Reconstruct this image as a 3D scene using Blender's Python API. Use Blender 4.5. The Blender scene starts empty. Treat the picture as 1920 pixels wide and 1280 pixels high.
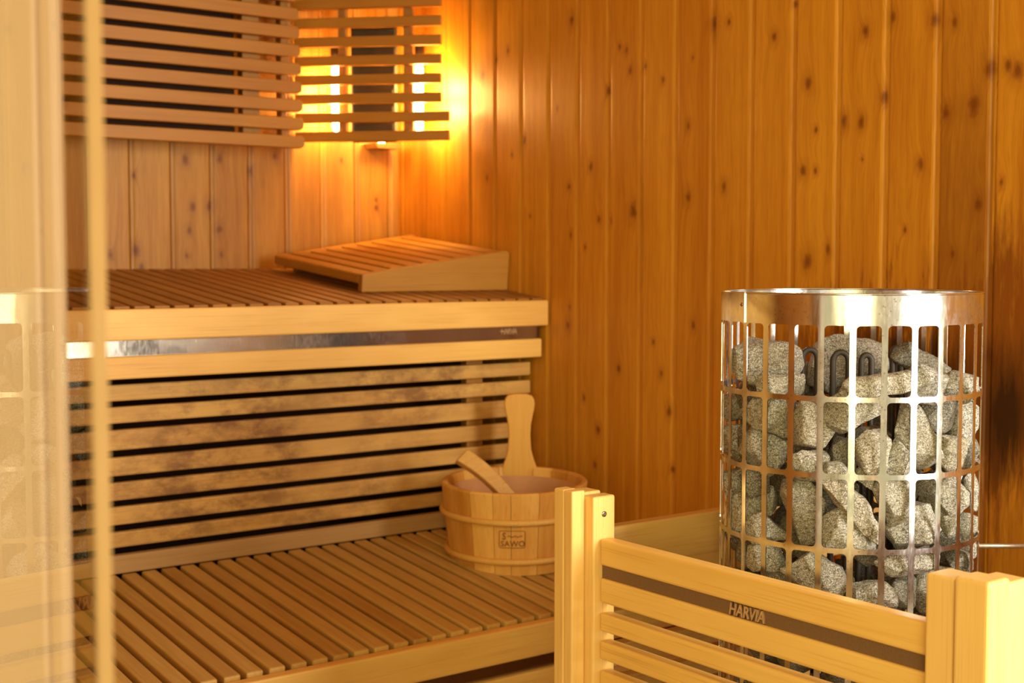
import bpy, bmesh, math, random
from mathutils import Vector, Matrix, noise
random.seed(7)
PI = math.pi
S = bpy.context.scene
COL = S.collection

# ------------------------------------------------------------------ camera
PITCH = math.radians(3.434); YAW = math.radians(36.6)
fw = Vector((math.sin(YAW)*math.cos(PITCH), math.cos(YAW)*math.cos(PITCH), -math.sin(PITCH)))
cam_d = bpy.data.cameras.new('camera')
cam_d.sensor_fit = 'HORIZONTAL'; cam_d.sensor_width = 36.0
cam_d.lens = 2500.0*36.0/1920.0
cam_d.clip_start = 0.01
cam = bpy.data.objects.new('camera', cam_d); COL.objects.link(cam)
cam.location = (0, 0, 1.0)
cam.rotation_euler = fw.to_track_quat('-Z', 'Y').to_euler()
cam_d.dof.use_dof = True
cam_d.dof.focus_distance = 1.52
cam_d.dof.aperture_fstop = 8.0
S.camera = cam
S.view_settings.view_transform = 'Standard'
S.view_settings.look = 'None'
S.view_settings.gamma = 1.0
S.view_settings.use_curve_mapping = False
S.view_settings.exposure = 0.2

# ------------------------------------------------------------------ world and lights
W = bpy.data.worlds.new('world'); S.world = W; W.use_nodes = True
bg = W.node_tree.nodes['Background']
bg.inputs[0].default_value = (1.0, 0.82, 0.42, 1); bg.inputs[1].default_value = 0.64

def area(name, loc, target, sx, sy, power, color, spread=180):
    d = bpy.data.lights.new(name, 'AREA'); d.shape = 'RECTANGLE'; d.size = sx; d.size_y = sy
    d.energy = power; d.color = color; d.spread = math.radians(spread)
    o = bpy.data.objects.new(name, d); COL.objects.link(o); o.location = loc
    o.rotation_euler = (Vector(target)-Vector(loc)).to_track_quat('-Z', 'Z').to_euler()
    return o
def point(name, loc, power, color, r=0.02):
    d = bpy.data.lights.new(name, 'POINT'); d.energy = power; d.color = color; d.shadow_soft_size = r
    o = bpy.data.objects.new(name, d); COL.objects.link(o); o.location = loc
    return o
# daylight from the glazed front of the room, at the right behind the camera
area('daylight_front', (1.85, -1.3, 1.25), (1.35, 1.2, 0.9), 1.15, 1.7, 125, (1.0, 0.94, 0.82))
# lamp light of the ante-room, behind and above the camera
area('anteroom_light', (-0.95, -0.85, 1.35), (0.9, 1.8, 0.8), 0.9, 1.7, 50, (1.0, 0.87, 0.42))

# ------------------------------------------------------------------ helpers
def tag(o, label=None, cat=None, group=None, kind=None):
    if label: o['label'] = label
    if cat: o['category'] = cat
    if group: o['group'] = group
    if kind: o['kind'] = kind
    return o
def thing(name, loc, label, cat, group=None, rot=(0, 0, 0)):
    o = bpy.data.objects.new(name, None); COL.objects.link(o)
    o.location = loc; o.rotation_euler = rot; o.empty_display_size = 0.05
    return tag(o, label, cat, group)

class MB:
    """collects shapes, built as one mesh object"""
    def __init__(s): s.v = []; s.f = []; s.sm = []
    def add(s, vs, fs, smooth=False):
        k = len(s.v); s.v += [tuple(v) for v in vs]
        for f in fs: s.f.append([i+k for i in f]); s.sm.append(smooth)
        return s
    def box(s, x0, x1, y0, y1, z0, z1, M=None):
        vs = [(x, y, z) for x in (x0, x1) for y in (y0, y1) for z in (z0, z1)]
        if M is not None: vs = [M @ Vector(v) for v in vs]
        return s.add(vs, [(0, 1, 3, 2), (4, 6, 7, 5), (0, 4, 5, 1), (2, 3, 7, 6), (0, 2, 6, 4), (1, 5, 7, 3)])
    def prism(s, pts, axis, a, b, M=None):
        """pts: 2-D outline; axis: extrusion axis 0/1/2"""
        def mk(p, h):
            c = [0, 0, 0]; o = [i for i in range(3) if i != axis]
            c[o[0]] = p[0]; c[o[1]] = p[1]; c[axis] = h
            return M @ Vector(c) if M is not None else Vector(c)
        n = len(pts); vs = [mk(p, a) for p in pts]+[mk(p, b) for p in pts]
        fs = [(i, (i+1) % n, (i+1) % n+n, i+n) for i in range(n)]+[tuple(range(n))[::-1], tuple(range(n, 2*n))]
        return s.add(vs, fs)
    def lathe(s, prof, n=48, c=(0, 0, 0), smooth=True, close=True):
        vs = []; fs = []; m = len(prof)
        for i in range(n):
            t = 2*PI*i/n
            for r, z in prof: vs.append((c[0]+r*math.cos(t), c[1]+r*math.sin(t), c[2]+z))
        for i in range(n):
            j = (i+1) % n
            for k in range(m-1): fs.append((i*m+k, j*m+k, j*m+k+1, i*m+k+1))
            if close: fs.append((i*m+m-1, j*m+m-1, j*m, i*m))
        return s.add(vs, fs, smooth)
    def tube(s, path, r, n=10, caps=True):
        P = [Vector(p) for p in path]; vs = []; fs = []
        up = Vector((0, 0, 1)); t0 = (P[1]-P[0]).normalized()
        a = t0.orthogonal().normalized()
        for i, p in enumerate(P):
            t = (P[min(i+1, len(P)-1)]-P[max(i-1, 0)]).normalized()
            a = (a-t*a.dot(t)).normalized(); b = t.cross(a)
            rr = r[i] if isinstance(r, (list, tuple)) else r
            for k in range(n):
                w = 2*PI*k/n; vs.append(p+(a*math.cos(w)+b*math.sin(w))*rr)
        for i in range(len(P)-1):
            for k in range(n):
                l = (k+1) % n; fs.append((i*n+k, i*n+l, (i+1)*n+l, (i+1)*n+k))
        if caps: fs += [tuple(range(n))[::-1], tuple(range((len(P)-1)*n, len(P)*n))]
        return s.add(vs, fs, True)
    def build(s, name, mat, parent=None, bevel=0, seg=2, kind=None, label=None, angle=30):
        me = bpy.data.meshes.new(name); me.from_pydata(s.v, [], s.f)
        me.polygons.foreach_set('use_smooth', s.sm)
        bm = bmesh.new(); bm.from_mesh(me); bmesh.ops.recalc_face_normals(bm, faces=bm.faces); bm.to_mesh(me); bm.free()
        if mat: me.materials.append(mat)
        o = bpy.data.objects.new(name, me); COL.objects.link(o)
        if parent: o.parent = parent
        if bevel:
            m = o.modifiers.new('bevel', 'BEVEL'); m.width = bevel; m.segments = seg
            m.limit_method = 'ANGLE'; m.angle_limit = math.radians(angle); m.harden_normals = False
        if kind: o['kind'] = kind
        if label: o['label'] = label
        return o

def lin(r, g, b):
    def f(c):
        c /= 255.0
        return c/12.92 if c <= 0.04045 else ((c+0.055)/1.055)**2.4
    return (f(r), f(g), f(b), 1)

# ------------------------------------------------------------------ material graph helper
class G:
    def __init__(s, name):
        s.m = bpy.data.materials.new(name); s.m.use_nodes = True
        s.t = s.m.node_tree; s.t.nodes.clear()
        s.out = s.t.nodes.new('ShaderNodeOutputMaterial')
    def n(s, typ, ins=None, **kw):
        nd = s.t.nodes.new('ShaderNode'+typ)
        for k, v in kw.items(): setattr(nd, k, v)
        for k, v in (ins or {}).items(): s.set(nd.inputs[k], v)
        return nd
    def set(s, sock, v):
        if hasattr(v, 'is_linked') or isinstance(v, bpy.types.NodeSocket): s.t.links.new(v, sock)
        else: sock.default_value = v
    def math(s, op, a, b=0.0, c=None, clamp=False):
        nd = s.n('Math', operation=op, use_clamp=clamp); s.set(nd.inputs[0], a); s.set(nd.inputs[1], b)
        if c is not None: s.set(nd.inputs[2], c)
        return nd.outputs[0]
    def mix(s, fac, a, b, mode='MIX'):
        nd = s.n('Mix', data_type='RGBA', blend_type=mode, clamp_factor=True)
        s.set(nd.inputs[0], fac); s.set(nd.inputs[6], a); s.set(nd.inputs[7], b)
        return nd.outputs[2]
    def ramp(s, fac, a, b, lo=0.0, hi=1.0):
        nd = s.n('MapRange', {0: fac, 1: a, 2: b, 3: lo, 4: hi}, clamp=True)
        return nd.outputs[0]
    def noise(s, vec, scale, detail=3.0, rough=0.5, dist=0.0, dim='3D', w=None):
        nd = s.n('TexNoise', {'Scale': scale, 'Detail': detail, 'Roughness': rough, 'Distortion': dist}, noise_dimensions=dim)
        s.set(nd.inputs['Vector'], vec)
        if w is not None: s.set(nd.inputs['W'], w)
        return nd.outputs['Fac']
    def vmap(s, vec, scale=(1, 1, 1), loc=(0, 0, 0)):
        nd = s.n('Mapping', {'Vector': vec, 'Scale': scale, 'Location': loc}); return nd.outputs[0]
    def finish(s, base, rough, spec=0.5, metal=0.0, bump=None, strength=0.2, dist=0.002, coat=0.0, **kw):
        p = s.n('BsdfPrincipled', {'Roughness': rough, 'Metallic': metal})
        s.set(p.inputs['Base Color'], base); p.inputs['Specular IOR Level'].default_value = spec
        p.inputs['Coat Weight'].default_value = coat
        for k, v in kw.items(): s.set(p.inputs[k], v)
        if bump is not None:
            b = s.n('Bump', {'Strength': strength, 'Distance': dist, 'Height': bump}); s.set(p.inputs['Normal'], b.outputs[0])
        s.t.links.new(p.outputs[0], s.out.inputs[0]); return s.m

def wood(name, c1, c2, axis='x', rough=0.5, blotch=0.35, fine=0.5, spec=0.4, island=0.25, stain=None, bump=0.15, knots=0.0, coat=0.0):
    """c1 light, c2 dark; grain runs along axis of the object"""
    g = G(name)
    tc = g.n('TexCoord').outputs['Object']
    geo = g.n('NewGeometry').outputs['Random Per Island']
    rnd = g.n('ObjectInfo').outputs['Random']
    off = g.n('CombineXYZ', {0: g.math('MULTIPLY', geo, 37.0), 1: g.math('MULTIPLY', geo, 91.0), 2: g.math('MULTIPLY', rnd, 53.0)}).outputs[0]
    v = g.n('VectorMath', operation='ADD'); g.set(v.inputs[0], tc); g.set(v.inputs[1], off); v = v.outputs[0]
    ax = 'xyz'.index(axis)
    sc = [1.0, 1.0, 1.0]; sc[ax] = 0.06
    vg = g.vmap(v, tuple(sc))
    warp = g.noise(vg, 14.0, 2.0)
    rings = g.noise(vg, 55.0, 3.0, 0.6, 1.2)
    fibre = g.noise(g.vmap(v, tuple(0.015 if i == ax else 1.0 for i in range(3))), 420.0, 2.0)
    bl = g.noise(g.vmap(v, tuple(0.35 if i == ax else 1.0 for i in range(3))), 9.0, 3.0, 0.6)
    f = g.math('ADD', g.math('MULTIPLY', g.ramp(rings, 0.3, 0.75), fine), g.math('MULTIPLY', g.ramp(bl, 0.3, 0.7), blotch))
    f = g.math('ADD', f, g.math('MULTIPLY', g.math('SUBTRACT', geo, 0.5), island*2))
    f = g.math('ADD', f, g.math('MULTIPLY', g.math('SUBTRACT', warp, 0.5), 0.25))
    col = g.mix(g.math('ADD', f, 0.0, clamp=True), c1, c2)
    dark = g.mix(1.0, col, lin(200, 170, 130), 'MULTIPLY')
    col = g.mix(g.math('MULTIPLY', g.ramp(fibre, 0.55, 0.8), 0.45), col, dark)
    if knots > 0:
        vo = g.n('TexVoronoi', {'Scale': 7.0, 'Randomness': 1.0}, feature='F1'); g.set(vo.inputs['Vector'], g.vmap(v, tuple(0.5 if i == ax else 1.0 for i in range(3))))
        k = g.ramp(vo.outputs['Distance'], 0.05, 0.11, 1.0, 0.0)
        col = g.mix(g.math('MULTIPLY', k, knots), col, lin(90, 45, 15))
    if stain:
        st = g.noise(g.vmap(v, (0.7, 1, 1.2)), 20.0, 5.0, 0.72, 0.1)
        st2 = g.noise(g.vmap(tc, (1, 1, 1)), 3.2, 2.0)
        k = g.math('MULTIPLY', g.ramp(st, 0.42, 0.62), g.ramp(st2, 0.38, 0.58))
        col = g.mix(g.math('MULTIPLY', k, 0.75), col, stain)
    h = g.math('ADD', g.math('MULTIPLY', rings, 0.5), g.math('MULTIPLY', fibre, 0.6))
    return g.finish(col, rough, spec, bump=h, strength=bump, dist=0.0015, coat=coat)

WOODC = dict(
    pale=(lin(240, 190, 105), lin(206, 142, 62)),
)
# guard: honey-yellow aspen
m_guard_y = wood('guard_rail_wood', lin(242, 201, 114), lin(222, 171, 80), 'y', 0.42, 0.45, 0.35, 0.45, bump=0.08)
m_guard_z = wood('guard_post_wood', lin(242, 203, 125), lin(226, 177, 94), 'z', 0.42, 0.4, 0.35, 0.45, island=0.1, bump=0.08)
m_guard_x = wood('guard_side_wood', lin(214, 174, 101), lin(184, 138, 71), 'x', 0.5, 0.4, 0.4, 0.4, bump=0.1)
m_fascia = wood('bench_board_wood', lin(240, 193, 104), lin(216, 159, 73), 'x', 0.5, 0.6, 0.3, 0.4, bump=0.1)
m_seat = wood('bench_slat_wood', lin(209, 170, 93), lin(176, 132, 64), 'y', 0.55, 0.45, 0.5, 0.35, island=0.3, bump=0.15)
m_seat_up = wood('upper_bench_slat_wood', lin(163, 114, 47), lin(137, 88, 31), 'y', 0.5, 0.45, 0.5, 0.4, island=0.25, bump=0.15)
m_riser = wood('weathered_slat_wood', lin(221, 176, 97), lin(186, 135, 68), 'x', 0.55, 0.6, 0.4, 0.35, island=0.2, stain=lin(112, 68, 36), bump=0.15)
m_skirt = wood('skirting_board_wood', lin(194, 156, 100), lin(167, 125, 74), 'x', 0.6, 0.5, 0.4, 0.3, bump=0.12)
m_back = wood('backrest_slat_wood', lin(179, 121, 32), lin(153, 96, 22), 'x', 0.5, 0.5, 0.4, 0.4, island=0.15, bump=0.1)
m_batten = wood('batten_wood', lin(164, 114, 47), lin(137, 87, 32), 'z', 0.55, 0.4, 0.4, 0.35)
m_head = wood('headrest_slat_wood', lin(190, 139, 48), lin(162, 109, 32), 'y', 0.5, 0.4, 0.45, 0.4, island=0.2)
m_headside = wood('headrest_side_wood', lin(184, 130, 49), lin(159, 105, 35), 'x', 0.5, 0.5, 0.35, 0.4)
m_stave = wood('bucket_stave_wood', lin(232, 181, 93), lin(200, 138, 56), 'z', 0.5, 0.6, 0.4, 0.35, island=0.45)
m_hoop = wood('bucket_hoop_wood', lin(225, 178, 91), lin(202, 149, 67), 'z', 0.5, 0.5, 0.15, 0.35)
m_grip = wood('bucket_handle_wood', lin(219, 167, 76), lin(200, 142, 57), 'z', 0.5, 0.3, 0.3, 0.35)
m_ladle = wood('ladle_wood', lin(210, 163, 87), lin(177, 124, 57), 'x', 0.5, 0.4, 0.4, 0.35)
m_floor = wood('floor_wood', lin(120, 84, 50), lin(84, 56, 32), 'y', 0.5, 0.5, 0.4)
m_jamb = None

def plain(name, col, rough=0.5, metal=0.0, spec=0.5, nscale=60.0, var=0.15, bump=0.05, **kw):
    g = G(name); tc = g.n('TexCoord').outputs['Object']
    nz = g.noise(tc, nscale, 4.0, 0.6)
    c2 = tuple(c*(1-var*2) for c in col[:3])+(1,)
    return g.finish(g.mix(g.ramp(nz, 0.3, 0.7), col, c2), rough, spec, metal, bump=nz, strength=bump, dist=0.001, **kw)

def steel(name, col=(0.72, 0.73, 0.74, 1), rough=0.12, stains=0.5, streak=None):
    g = G(name); tc = g.n('TexCoord').outputs['Object']
    big = g.noise(tc, 11.0, 4.0, 0.6, 0.8)
    sp = g.noise(g.vmap(tc, (1, 1, 0.25)), 260.0, 3.0, 0.7)
    dots = g.n('TexVoronoi', {'Scale': 190.0}, feature='F1'); g.set(dots.inputs['Vector'], tc)
    d = g.math('MULTIPLY', g.ramp(dots.outputs['Distance'], 0.12, 0.25, 1.0, 0.0), g.ramp(big, 0.45, 0.6))
    k = g.math('MULTIPLY', g.ramp(big, 0.46, 0.66), stains)
    colr = g.mix(k, col, lin(150, 122, 94))
    colr = g.mix(g.math('MULTIPLY', d, 0.5), colr, lin(110, 84, 58))
    r = g.math('ADD', g.math('ADD', g.math('MULTIPLY', k, 0.22), rough), g.math('MULTIPLY', g.ramp(sp, 0.4, 0.8), 0.10))
    return g.finish(colr, r, 0.5, 1.0, bump=big, strength=0.03, dist=0.002)
m_cage = steel('polished_cage_steel')
m_strip = plain('bronze_anodised_strip', lin(134, 104, 74), 0.45, 0.3, nscale=500, var=0.12)
m_strip_up = steel('satin_trim_steel', (0.42, 0.38, 0.33, 1), 0.13, 0.35)
m_letter = plain('logo_metal', lin(214, 176, 132), 0.35, 0.4, nscale=200)
m_letter_dark = plain('logo_backing', lin(60, 40, 24), 0.6)
m_black = plain('gap_shade_sheet', lin(50, 26, 12), 0.9, nscale=30)  # near-black colour standing in for the shade behind slats
m_element = plain('heating_element_steel', lin(66, 58, 52), 0.55, 0.3, nscale=120, bump=0.1)
m_ir = plain('emitter_grey_enamel', lin(66, 56, 32), 0.6, 0.1, nscale=60)
m_screw = plain('zinc_screw', lin(170, 150, 130), 0.3, 0.9)
m_dark_mark = plain('branded_burn', lin(140, 82, 30), 0.8)
m_liner = plain('plastic_bucket_liner', lin(214, 160, 112), 0.4, nscale=12, var=0.1)
m_rod = plain('mounting_rod_steel', lin(176, 160, 138), 0.4, 0.8, nscale=90)

def stone(name, a, b, c):
    g = G(name); tc = g.n('TexCoord').outputs['Object']; r = g.n('ObjectInfo').outputs['Random']
    v = g.n('VectorMath', operation='ADD'); g.set(v.inputs[0], tc)
    g.set(v.inputs[1], g.n('CombineXYZ', {0: g.math('MULTIPLY', r, 9.0), 1: g.math('MULTIPLY', r, 21.0), 2: r}).outputs[0]); v = v.outputs[0]
    n1 = g.noise(v, 380.0, 3.0, 0.8, 0.3)
    n2 = g.noise(v, 820.0, 2.0, 0.6)
    n3 = g.noise(v, 22.0, 3.0, 0.5)
    n4 = g.noise(g.vmap(v, (1, 1, 1.8)), 210.0, 4.0, 0.75)
    col = g.mix(g.ramp(n1, 0.38, 0.60), b, a)
    col = g.mix(g.ramp(n2, 0.52, 0.60), col, c)
    col = g.mix(g.math('MULTIPLY', g.ramp(n4, 0.52, 0.62), 0.75), col, lin(52, 48, 38))
    col = g.mix(g.math('MULTIPLY', g.ramp(n3, 0.4, 0.7), 0.35), col, lin(120, 108, 74))
    h = g.math('ADD', g.math('MULTIPLY', n4, 0.8), g.math('MULTIPLY', n1, 0.4))
    return g.finish(col, 0.72, 0.35, bump=h, strength=0.55, dist=0.0022)
m_stone = stone('grey_granite', lin(152, 146, 134), lin(96, 90, 80), lin(206, 200, 190))
m_stone_d = stone('dark_shade_granite', lin(112, 106, 96), lin(62, 58, 50), lin(160, 154, 142))  # dark stones; on the packed filler its darkness stands for shade
m_stone_p = stone('warm_grey_granite', lin(158, 148, 132), lin(98, 90, 78), lin(208, 200, 184))

# ------------------------------------------------------------------ pine cladding
XW = 1.694; YB = 2.736; PWS = (0.0902, 0.0931); ORG = (1.7532, 2.7077)   # board width and joint origin: back, right
def cladding(name, hor, knots, scorch=False, base=None):
    """hor 0: boards spread along X (back wall), 1: along Y (right wall)"""
    g = G(name)
    pos = g.n('NewGeometry').outputs['Position']
    sep = g.n('SeparateXYZ', {0: pos}); u = sep.outputs[hor]; z = sep.outputs[2]
    org = ORG[hor]; PW = PWS[hor]
    idx = g.math('FLOOR', g.math('DIVIDE', g.math('SUBTRACT', org+0.0005, u), PW))
    wn = g.n('TexWhiteNoise', noise_dimensions='1D'); g.set(wn.inputs['W'], g.math('ADD', idx, 3.7 if hor else 11.1))
    rnd = wn.outputs['Value']
    # knots placed one by one: distance to the nearest
    P2 = g.n('CombineXYZ', {0: u, 1: g.math('MULTIPLY', z, 0.62), 2: 0.0}).outputs[0]
    wob = g.noise(pos, 60.0, 2.0)
    dist = None
    for (ku, kz, ks) in knots:
        vm = g.n('VectorMath', operation='DISTANCE'); g.set(vm.inputs[0], P2); vm.inputs[1].default_value = (ku, kz*0.62, 0)
        d = g.math('DIVIDE', vm.outputs['Value'], ks)
        dist = d if dist is None else g.math('MINIMUM', dist, d)
    if dist is None: dist = g.n('Value').outputs[0]; dist.default_value = 50.0
    dist = g.math('ADD', g.math('MULTIPLY', dist, 1.15), g.math('MULTIPLY', g.math('SUBTRACT', wob, 0.5), 1.6))
    bulge = g.math('MULTIPLY', g.math('POWER', 2.0, g.math('MULTIPLY', dist, -0.5)), 0.018)
    uu = g.math('ADD', u, bulge)
    gv = g.n('CombineXYZ', {0: g.math('ADD', uu, g.math('MULTIPLY', rnd, 5.0)), 1: g.math('MULTIPLY', z, 0.035), 2: g.math('MULTIPLY', rnd, 9.0)}).outputs[0]
    wide = g.noise(gv, 38.0, 2.0, 0.5, 0.5)
    rings = g.noise(gv, 190.0, 2.0, 0.6, 0.4)
    fibre = g.noise(gv, 640.0, 1.0)
    bl = g.noise(pos, 5.0, 2.0)
    a, b, c = base
    f = g.math('ADD', g.math('MULTIPLY', g.ramp(wide, 0.3, 0.7), 0.5), g.math('MULTIPLY', g.ramp(rings, 0.35, 0.7), 0.35))
    f = g.math('ADD', f, g.math('MULTIPLY', g.math('SUBTRACT', rnd, 0.5), 0.45))
    f = g.math('ADD', f, g.math('MULTIPLY', g.math('SUBTRACT', bl, 0.5), 0.3), clamp=True)
    col = g.mix(f, a, b)
    col = g.mix(g.math('MULTIPLY', g.ramp(fibre, 0.5, 0.8), 0.35), col, c)
    col = g.mix(g.math('MULTIPLY', g.ramp(dist, 1.0, 3.2, 1.0, 0.0), 0.35), col, c)
    col = g.mix(g.math('MULTIPLY', g.ramp(dist, 0.35, 1.35, 1.0, 0.0), 0.72), col, lin(104, 48, 12))
    rough = g.math('ADD', 0.40, g.math('MULTIPLY', rings, 0.12))
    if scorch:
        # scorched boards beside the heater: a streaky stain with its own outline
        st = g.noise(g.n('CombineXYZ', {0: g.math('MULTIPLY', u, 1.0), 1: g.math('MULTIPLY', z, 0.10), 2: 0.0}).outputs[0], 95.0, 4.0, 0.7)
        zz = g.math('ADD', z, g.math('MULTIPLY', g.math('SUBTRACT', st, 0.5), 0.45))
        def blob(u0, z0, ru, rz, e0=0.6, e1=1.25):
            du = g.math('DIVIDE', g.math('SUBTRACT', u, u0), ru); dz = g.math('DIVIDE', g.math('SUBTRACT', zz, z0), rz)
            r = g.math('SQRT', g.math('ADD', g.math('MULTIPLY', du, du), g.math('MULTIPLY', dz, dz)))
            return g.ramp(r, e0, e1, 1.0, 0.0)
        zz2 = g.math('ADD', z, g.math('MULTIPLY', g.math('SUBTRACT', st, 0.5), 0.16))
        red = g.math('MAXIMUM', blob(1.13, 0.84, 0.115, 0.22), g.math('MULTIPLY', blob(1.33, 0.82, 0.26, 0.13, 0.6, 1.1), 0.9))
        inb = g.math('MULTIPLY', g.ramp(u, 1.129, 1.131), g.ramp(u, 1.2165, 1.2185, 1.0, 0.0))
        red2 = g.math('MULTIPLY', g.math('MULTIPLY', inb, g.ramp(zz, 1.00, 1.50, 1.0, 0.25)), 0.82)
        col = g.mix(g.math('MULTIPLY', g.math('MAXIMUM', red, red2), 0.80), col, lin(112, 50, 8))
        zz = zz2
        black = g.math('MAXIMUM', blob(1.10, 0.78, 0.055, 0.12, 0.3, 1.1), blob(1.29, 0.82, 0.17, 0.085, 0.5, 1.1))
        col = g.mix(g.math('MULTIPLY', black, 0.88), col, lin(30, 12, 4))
    h = g.math('ADD', g.math('MULTIPLY', rings, 0.6), g.math('MULTIPLY', g.ramp(dist, 0.2, 1.0, 0.6, 0.0), 1.0))
    return g.finish(col, rough, 0.32, bump=h, strength=0.12, dist=0.0015)

_RT = Vector((math.cos(YAW), -math.sin(YAW), 0)); _UP = _RT.cross(fw)
def ray(px, py): return fw+_RT*((px-960)/2500.0)-_UP*((py-640)/2500.0)
def on_right(px, py):
    r = ray(px, py); t = XW/r.x; return (r.y*t, 1+r.z*t)
def on_back(px, py):
    r = ray(px, py); t = YB/r.y; return (r.x*t, 1+r.z*t)
KR = [(1072,38,9),(952,95,6),(1162,88,5),(1182,131,7),(1209,126,6),(1291,235,7),(1299,108,4),(1338,46,10),(1367,42,6),(1452,70,7),
      (1516,155,9),(1490,8,6),(930,113,6),(1140,170,6),(983,262,7),(1243,150,5),(1290,370,9),(1357,350,8),(1108,312,8),(1067,350,6),(1045,205,4),
      (1188,396,13),(1123,412,6),(1070,440,5),(1097,463,5),(1145,415,4),(913,334,6),(1506,320,8),(1529,320,5),(1552,467,7),(1514,490,11),
      (1581,229,9),(1615,229,8),(1658,180,8),(1624,58,8),(1727,309,8),(1753,38,10),(1790,42,6),(1673,33,7),(1774,212,8),(1825,198,12),(1856,128,11),
      (1909,131,11),(1891,125,7),(1877,341,5),(1786,477,6),(1835,382,9),(994,405,4),(1065,610,8),(1068,575,4),(1122,805,7),(1255,770,8),(1240,700,6),
      (1160,690,6),(1116,872,6),(1300,610,7),(1225,640,5),(1095,745,5),(1260,880,6),(960,290,4),(1530,243,4),(1617,298,3),(1697,430,4),(1850,665,11)]
KB = [(347,298,8),(412,298,8),(362,388,7),(392,386,8),(470,320,7),(355,430,6),(412,430,7),(255,470,9),(515,292,6),(265,500,6),(350,480,5),(205,478,8),(640,300,4),(705,390,6),(252,330,5),(415,478,5),(705,375,5)]
kr = [on_right(x, y)+(s*0.00078,) for x, y, s in KR]
_r = random.Random(12)
EXTRA = [(_r.uniform(0.35, 2.6), _r.uniform(1.36, 2.1), _r.uniform(0.004, 0.009)) for _ in range(18)]+[(_r.uniform(0.32, 0.95), _r.uniform(0.2, 1.35), _r.uniform(0.004, 0.009)) for _ in range(9)]
kb = [on_back(x, y)+(s*0.00095,) for x, y, s in KB]
m_wall_r = cladding('varnished_pine_right', 1, kr+EXTRA, True, (lin(216, 152, 44), lin(182, 114, 24), lin(142, 78, 14)))
m_wall_b = cladding('varnished_pine_back', 0, kb, False, (lin(192, 138, 50), lin(158, 102, 28), lin(128, 74, 18)))
m_wall_o = wood('varnished_pine_plain', lin(206, 146, 74), lin(172, 112, 46), 'z', 0.4, 0.4, 0.4)

def clad_wall(name, hor, sgn, plane, a0, a1, z0, z1, mat, org):
    """tongue-and-groove boards: one mesh, profile extruded upward; face at `plane`, facing -sgn"""
    mb = MB(); prof = []; PW = PWS[hor]; org = ORG[hor]
    k0 = int(math.floor((org-a1)/PW)); k1 = int(math.ceil((org-a0)/PW))
    for k in range(k0, k1):
        hi = org-k*PW; lo = hi-PW
        # from the high side: flat face, bevel, recessed tongue, sharp edge of the next board
        prof += [(hi, 0.0065), (hi-0.0012, 0.0006), (hi-0.0035, 0.0), (lo+0.0150, 0.0), (lo+0.0115, 0.0009), (lo+0.0090, 0.0026), (lo+0.0030, 0.0032), (lo+0.0012, 0.0075)]
    th = 0.03
    vs = []; n = len(prof)
    for z in (z0, z1):
        for u, d in prof:
            u = min(u, a1); w = plane+sgn*d; vs.append((u, w, z) if hor == 0 else (w, u, z))
        for u, d in (prof[-1], prof[0]):
            u = min(u, a1); w = plane+sgn*th; vs.append((u, w, z) if hor == 0 else (w, u, z))
    m = n+2
    fs = [(i, (i+1) % m, (i+1) % m+m, i+m) for i in range(m)]
    fs += [tuple(range(m))[::-1], tuple(range(m, 2*m))]
    mb.add(vs, fs)
    return mb.build(name, mat, kind='structure')
CZ = 2.15
clad_wall('wall_back', 0, 1, YB, -1.2, XW+0.02, 0.0, CZ, m_wall_b, XW)
clad_wall('wall_right', 1, 1, XW, 0.30, YB, 0.0, CZ, m_wall_r, YB)
MB().box(-1.23, -1.2, 0.62, YB+0.03, 0, CZ).build('wall_left', m_wall_o, kind='structure')
MB().box(-1.23, XW+0.04, 0.30, YB+0.03, CZ, CZ+0.03).build('ceiling', m_wall_o, kind='structure')
MB().box(-1.23, XW+0.04, -0.3, YB+0.03, -0.03, 0).build('floor', m_floor, kind='structure')

# ------------------------------------------------------------------ lettering
def letters(name, text, height, extrude, mat, parent, M, shear=0.18, bold=0.02, sx=0.72, spacing=0.86, label=None, warp=None):
    cu = bpy.data.curves.new(name, 'FONT'); cu.body = text; cu.size = 1.0; cu.shear = shear
    cu.offset = bold; cu.extrude = extrude/height*0.7; cu.align_x = 'CENTER'; cu.align_y = 'CENTER'; cu.space_character = spacing
    cu.resolution_u = 3
    t = bpy.data.objects.new(name, cu); COL.objects.link(t)
    bpy.context.view_layer.update()
    dg = bpy.context.evaluated_depsgraph_get()
    me = bpy.data.meshes.new_from_object(t.evaluated_get(dg))
    bpy.data.objects.remove(t)
    xs = [v.co.x for v in me.vertices]; ys = [v.co.y for v in me.vertices]
    cx = (min(xs)+max(xs))/2; cy = (min(ys)+max(ys))/2; k = height/(max(ys)-min(ys))
    for v in me.vertices:
        c = Vector(((v.co.x-cx)*k*sx, (v.co.y-cy)*k, v.co.z*k))
        v.co = warp(c) if warp else M @ c
    me.materials.clear(); me.materials.append(mat)
    o = bpy.data.objects.new(name, me); COL.objects.link(o); o.parent = parent
    if label: o['label'] = label
    return o

# ------------------------------------------------------------------ benches
TU = math.radians(6.0); TL = math.radians(5.76)
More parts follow.
